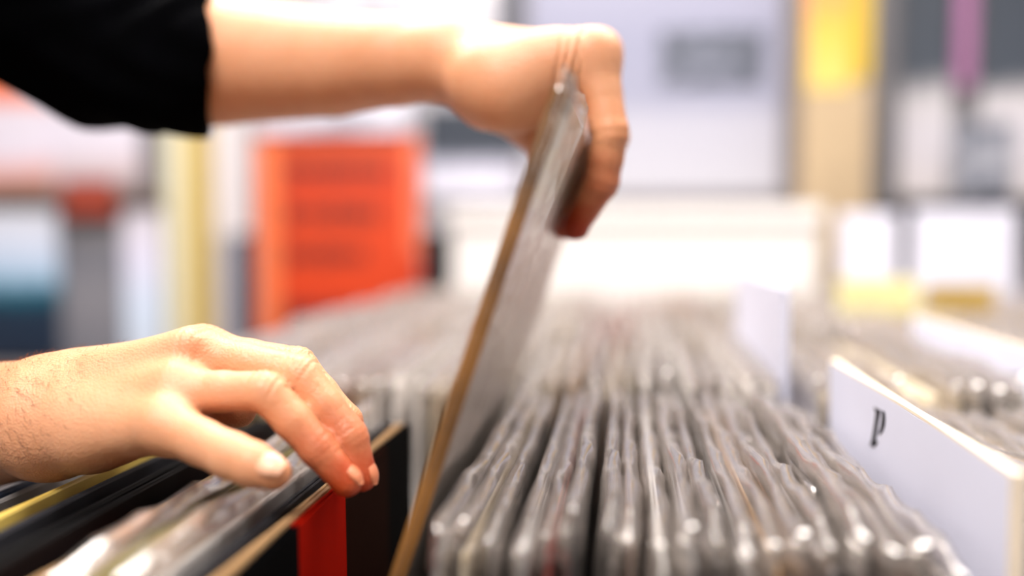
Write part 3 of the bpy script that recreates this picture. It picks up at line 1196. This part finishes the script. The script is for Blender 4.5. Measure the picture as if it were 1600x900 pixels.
# framed poster on the counter
Yf = 2.05
f0, f1 = pt(815, 300, Yf).x, pt(1246, 300, Yf).x
fz0, fz1 = ctz + 0.001, pt(1000, -120, Yf).z
fr = empty('framed_poster', ((f0 + f1) / 2, Yf, fz0), 'large white poster with a grey photo in a grey frame', 'poster')
hw, hh_ = (f1 - f0) / 2, fz1 - fz0
FRAME_M = plain('frame_grey', (90, 84, 84), 0.5, 0.08)
bw = 0.032
box('frame_rail', (-hw, 0, 0), (hw, 0.02, bw), FRAME_M, fr, 0.002)
box('frame_rail', (-hw, 0, hh_ - bw), (hw, 0.02, hh_), FRAME_M, fr, 0.002)
box('frame_stile', (hw - bw, 0, bw), (hw, 0.02, hh_ - bw), FRAME_M, fr, 0.002)
box('frame_stile', (-hw, 0, bw), (-hw + bw * .4, 0.02, hh_ - bw), FRAME_M, fr, 0.002)
box('print', (-hw + bw * .4, 0.008, bw), (hw - bw, 0.014, hh_ - bw),
    bands('poster_print', 'Z', [(0.0, (152, 150, 156)), (0.30, (146, 144, 154)), (0.36, (124, 124, 140)), (0.6, (120, 120, 138)), (1, (132, 130, 146))], noise=0.03), fr)
ph = blotch('photo_grey', (108, 110, 124), (40, 44, 54), 4, 0.38, 0.58)
x0, x1 = pt(1030, 100, Yf).x, pt(1195, 100, Yf).x
z0, z1 = pt(1100, 135, Yf).z, pt(1100, 45, Yf).z
box('photo', (x0 - (f0 + f1) / 2, 0.006, z0 - fz0), (x1 - (f0 + f1) / 2, 0.008, z1 - fz0), ph, fr)

# pillar with yellow sheets
Yp = 1.98
q0, q1 = pt(1256, 200, Yp).x, pt(1362, 200, Yp).x
pl = empty('pillar', ((q0 + q1) / 2, Yp, 0), 'cream shop pillar with yellow sheets taped high on it', 'pillar')
w2 = (q1 - q0) / 2
zc = pt(1300, 140, Yp).z
box('column', (-w2, 0, 0), (w2, 0.12, 2.94), plain('pillar_cream', (160, 138, 108), 0.7, 0.06), pl, 0.004)
box('sheet', (-w2 + 0.004, -0.003, zc), (w2 * .35, 0, zc + 0.32), bands('sheet_yellow', 'Z', [(0, (198, 170, 90)), (0.35, (198, 152, 54)), (0.55, (196, 126, 60)), (1, (198, 164, 70))], noise=.06), pl)
box('sheet', (w2 * .37, -0.004, zc + 0.02), (w2 - 0.004, 0, zc + 0.34), plain('sheet_acid_yellow', (168, 138, 12), 0.6, 0.08), pl)

# right wall rack: board, covers, purple banner, shelf
Yr = 2.3
rk = empty('wall_rack', (pt(1480, 300, Yr).x, Yr, 0), 'grey wall rack with a black shelf right of the yellow pillar', 'rack')
rx = rk.location.x
box('back_board', (pt(1362, 0, Yr).x - rx, 0.03, 0.0), (1.75 - rx, 0.06, 2.1), plain('rack_grey', (112, 108, 110), 0.7, 0.08), rk)
zs = pt(1480, 325, Yr).z
box('shelf', (pt(1372, 0, Yr).x - rx, -0.09, zs - 0.025), (1.75 - rx, 0.03, zs), plain('rack_black', (20, 20, 24), 0.5, 0.1), rk, 0.002)
dk = lambda n, s: bands(n, 'Z', [(0.0, (206, 196, 194)), (0.22, (196, 190, 196)), (0.36, (188, 182, 184)), (0.46, (58, 64, 74)), (0.75, (46, 52, 62)), (1, (50, 56, 66))], noise=0.07, nscale=s)
card('poster', 1402, 1494, -110, 308, Yr, dk('poster_dark_one', 3), 'narrow dark poster with pale lower part beside the pillar', 'poster', 'dark posters on the wall rack')
card('poster', 1527, 1720, -110, 308, Yr, dk('poster_dark_two', 5), 'wide dark poster with pale lower part right of the purple banner', 'poster', 'dark posters on the wall rack')
card('banner', 1493, 1528, -140, 136, Yr - 0.012, plain('purple_cloth', (150, 98, 136), 0.8, 0.1), 'narrow purple banner hanging between the dark posters', 'banner')
card('record_cover', 1488, 1585, 190, 306, Yr - 0.05, blotch('cover_grey_blue', (150, 150, 158), (88, 92, 104), 3), 'grey-blue record cover on the black shelf', 'record cover')

# white cards and yellow ones in the back bins
CW = plain('card_white', (206, 204, 216), 0.5, 0.02)
for (a, b, c, d_, Y, m, lab) in (
        (1310, 1404, 332, 470, 1.728, CW, 'small white header card at the back of the last bin'),
        (1422, 1590, 326, 490, 1.728, CW, 'wide white header card at the back of the last bin'),
        (1308, 1436, 436, 560, 1.372, plain('card_pale_yellow', (214, 204, 146), 0.6, 0.05), 'pale yellow header card between the back bins'),
        (1444, 1556, 446, 560, 1.372, plain('card_mustard', (160, 130, 56), 0.6, 0.1), 'mustard yellow header card between the back bins')):
    card('header_card', a, b, c, d_, Y, m, lab, 'card', 'header cards in the back bins', 0.004)

# orange poster and its neighbours left of the counter
Yo = 2.12
bd = empty('display_board', (pt(530, 300, Yo + .01).x, Yo + 0.012, 0), 'grey display board carrying the orange poster and dark covers', 'board')
box('panel', (pt(388, 0, Yo).x - bd.location.x, 0.0, 0.0), (pt(822, 0, Yo).x - bd.location.x, 0.02, 2.0), plain('board_grey', (150, 146, 150), 0.7, 0.1), bd)
a, b = pt(403, 545, Yo), pt(655, 212, Yo)
op = empty('orange_poster', ((a.x + b.x) / 2, Yo, a.z), 'bright orange poster with rows of dark red lettering', 'poster')
w2, hO = (b.x - a.x) / 2, b.z - a.z
ORG = bands('orange_paper', 'Z', [(0, (150, 34, 10)), (0.2, (170, 40, 8)), (0.26, (190, 52, 0)), (0.6, (190, 54, 0)), (0.85, (176, 46, 0)), (1, (182, 66, 14))], noise=0.04)
box('sheet', (-w2, 0.003, 0), (w2, 0.009, hO), ORG, op)
box('border', (-w2, 0.0015, hO * .06), (-w2 + 0.052, 0.003, hO), plain('pale_orange', (212, 104, 56), 0.6, 0.1), op)
box('border', (w2 - 0.03, 0.0015, hO * .45), (w2, 0.003, hO), plain('pale_orange2', (206, 96, 56), 0.6, 0.1), op)
INK = plain('dark_red_ink', (70, 8, 2), 0.7, 0.1)
rr = random.Random(3)
for row, (py, n) in enumerate(((268, 9), (335, 8), (398, 7), (492, 8))):
    zc_ = pt(530, py, Yo).z - a.z
    bm = bmesh.new()
    x = -w2 + 0.062
    for i in range(n):
        wch = rr.uniform(0.014, 0.026)
        hch = rr.uniform(0.028, 0.04) * (1.25 if i in (0, n // 2) else 0.9)
        for (u0, u1, v0, v1) in ((0, .4, 0, 1), (.4, 1, .6, 1), (.6, 1, 0, .6)):
            bmesh.ops.create_cube(bm, size=1.0, matrix=Matrix.Translation((x + wch * (u0 + u1) / 2, 0.0022, zc_ + hch * ((v0 + v1) / 2 - .5))) @ Matrix.Diagonal((wch * (u1 - u0), 0.0012, hch * (v1 - v0), 1)))
        x += wch + 0.006
        if x > w2 - 0.05:
            break
    me = bpy.data.meshes.new('lettering')
    bm.to_mesh(me)
    bm.free()
    link('lettering', me, INK, op)
card('record_cover', 664, 826, 165, 312, Yo - 0.01, bands('cover_navy_white', 'Z', [(0.0, (150, 148, 158)), (0.12, (190, 186, 196)), (0.36, (170, 168, 182)), (0.5, (36, 42, 54)), (0.8, (22, 30, 42)), (1, (30, 38, 50))], noise=.06),
     'navy record cover with a white stripe beside the orange poster', 'record cover')
card('record_cover', 400, 640, 90, 206, Yo - 0.01, blotch('cover_pale_grey', (196, 192, 202), (150, 148, 158), 3), 'pale grey record cover above the orange poster', 'record cover')
card('record_cover', 470, 640, -140, 60, Yo - 0.01, blotch('cover_grey_white', (176, 172, 178), (140, 138, 144), 3), 'grey record cover high on the display board beside a white one', 'record cover')
card('record_cover', 645, 776, -140, 50, Yo - 0.01, blotch('cover_offwhite', (206, 200, 202), (150, 148, 156), 3), 'off-white record cover high on the display board', 'record cover')
card('record_cover', 780, 822, -140, 60, Yo - 0.01, plain('cover_charcoal', (70, 70, 80), .5, .1), 'narrow charcoal sleeve high on the display board', 'record cover')
sp = empty('loudspeaker', (pt(686, 470, 2.0).x, 2.0, pt(686, 476, 2.0).z), 'small black loudspeaker box beside the white counter', 'loudspeaker')
w2 = (pt(712, 470, 2.0).x - pt(660, 470, 2.0).x) / 2
hS = pt(686, 362, 2.0).z - sp.location.z
BLK = plain('speaker_black', (10, 10, 12), 0.5, 0.1)
box('cabinet', (-w2, 0, 0), (w2, 0.07, hS), BLK, sp, 0.004)
box('grille', (-w2 * .85, -0.004, hS * .08), (w2 * .85, 0, hS * .92), plain('speaker_grille', (18, 18, 20), 0.8, 0.2, 200), sp, 0.002)
box('stand', (-w2 * .3, 0.02, -sp.location.z), (w2 * .3, 0.05, 0), BLK, sp)

# left of the board: post and shelves with covers facing out
Yk = 2.2
po_ = empty('shelf_post', (pt(290, 300, Yk).x, Yk, 0), 'cream wooden post with an olive side strip by the shelves', 'post')
g0, g1, g2 = pt(256, 300, Yk).x - po_.location.x, pt(288, 300, Yk).x - po_.location.x, pt(326, 300, Yk).x - po_.location.x
box('post', (g0, 0, 0), (g1, 0.05, 2.5), plain('post_cream', (206, 200, 172), 0.6, 0.06), po_, 0.003)
box('strip', (g1, -0.004, 0), (g2, 0.05, 2.5), plain('post_olive', (184, 158, 88), 0.6, 0.08), po_, 0.003)
card('banner', 328, 386, 150, 372, Yk + 0.03, plain('cloth_offwhite', (214, 206, 208), .8, .05), 'off-white cloth banner beside the olive post strip', 'banner')
card('banner', 328, 372, 374, 620, Yk + 0.03, plain('cloth_grey', (178, 172, 178), .8, .05), 'light grey cloth banner below the off-white one', 'banner')
card('banner', 370, 398, 366, 620, Yk + 0.02, plain('cloth_navy', (18, 40, 66), .8, .05), 'narrow navy banner left of the orange poster', 'banner')

sh = empty('record_shelf', (pt(100, 300, Yk).x, Yk + 0.08, 0), 'grey wall shelf unit showing record covers beyond the aisle', 'shelf')
sx = sh.location.x
e0, e1 = pt(-420, 300, Yk).x - sx, pt(254, 300, Yk).x - sx
SHG = plain('shelf_grey', (128, 124, 126), 0.7, 0.06)
box('back_board', (e0, 0.0, 0.0), (e1, 0.02, 2.2), SHG, sh)
for py, mk in ((575, SHG), (305, plain('shelf_brown', (92, 66, 50), .6, .1))):
    z = pt(100, py, Yk).z
    box('shelf', (e0, -0.09, z - 0.016), (e1, 0.0, z), mk, sh, 0.002)
card('record_cover', -120, 88, 328, 562, Yk, bands('cover_blue', 'Z', [(0, (8, 26, 48)), (0.35, (10, 36, 58)), (0.46, (10, 92, 112)), (0.56, (150, 180, 205)), (0.75, (196, 204, 222)), (1, (206, 206, 214))], noise=.05),
     'record cover fading from white to teal and navy on the shelf', 'record cover')
card('record_cover', 96, 218, 352, 572, Yk + 0.02, bands('cover_grey', 'Z', [(0, (104, 104, 112)), (0.5, (126, 124, 130)), (0.8, (112, 112, 120)), (1, (140, 136, 138))], noise=.1), 'grey record cover between the blue one and a white one', 'record cover')
card('record_cover', 196, 252, 328, 572, Yk + 0.01, bands('cover_white_blue', 'Z', [(0, (190, 200, 214)), (0.4, (196, 208, 226)), (0.7, (208, 204, 222)), (1, (206, 198, 204))], noise=.05), 'white record cover beside the cream post', 'record cover')
card('price_card', 98, 178, 280, 338, Yk - 0.03, plain('card_redorange', (140, 52, 32), .6, .15), 'red-orange card hanging from the shelf edge', 'card')
card('record_cover', -140, 74, 60, 302, Yk, bands('cover_orange_white', 'Z', [(0, (110, 84, 66)), (0.12, (206, 150, 140)), (0.26, (206, 198, 210)), (0.55, (204, 196, 206)), (0.64, (212, 104, 56)), (1, (214, 74, 20))], noise=.04), 'orange and white record cover on the upper shelf', 'record cover')
card('record_cover', 78, 216, 130, 302, Yk + 0.01, bands('cover_white_grey', 'Z', [(0, (120, 112, 110)), (0.2, (188, 170, 172)), (0.5, (204, 198, 210)), (1, (190, 180, 186))], noise=.06), 'greyish white record cover on the upper shelf', 'record cover')
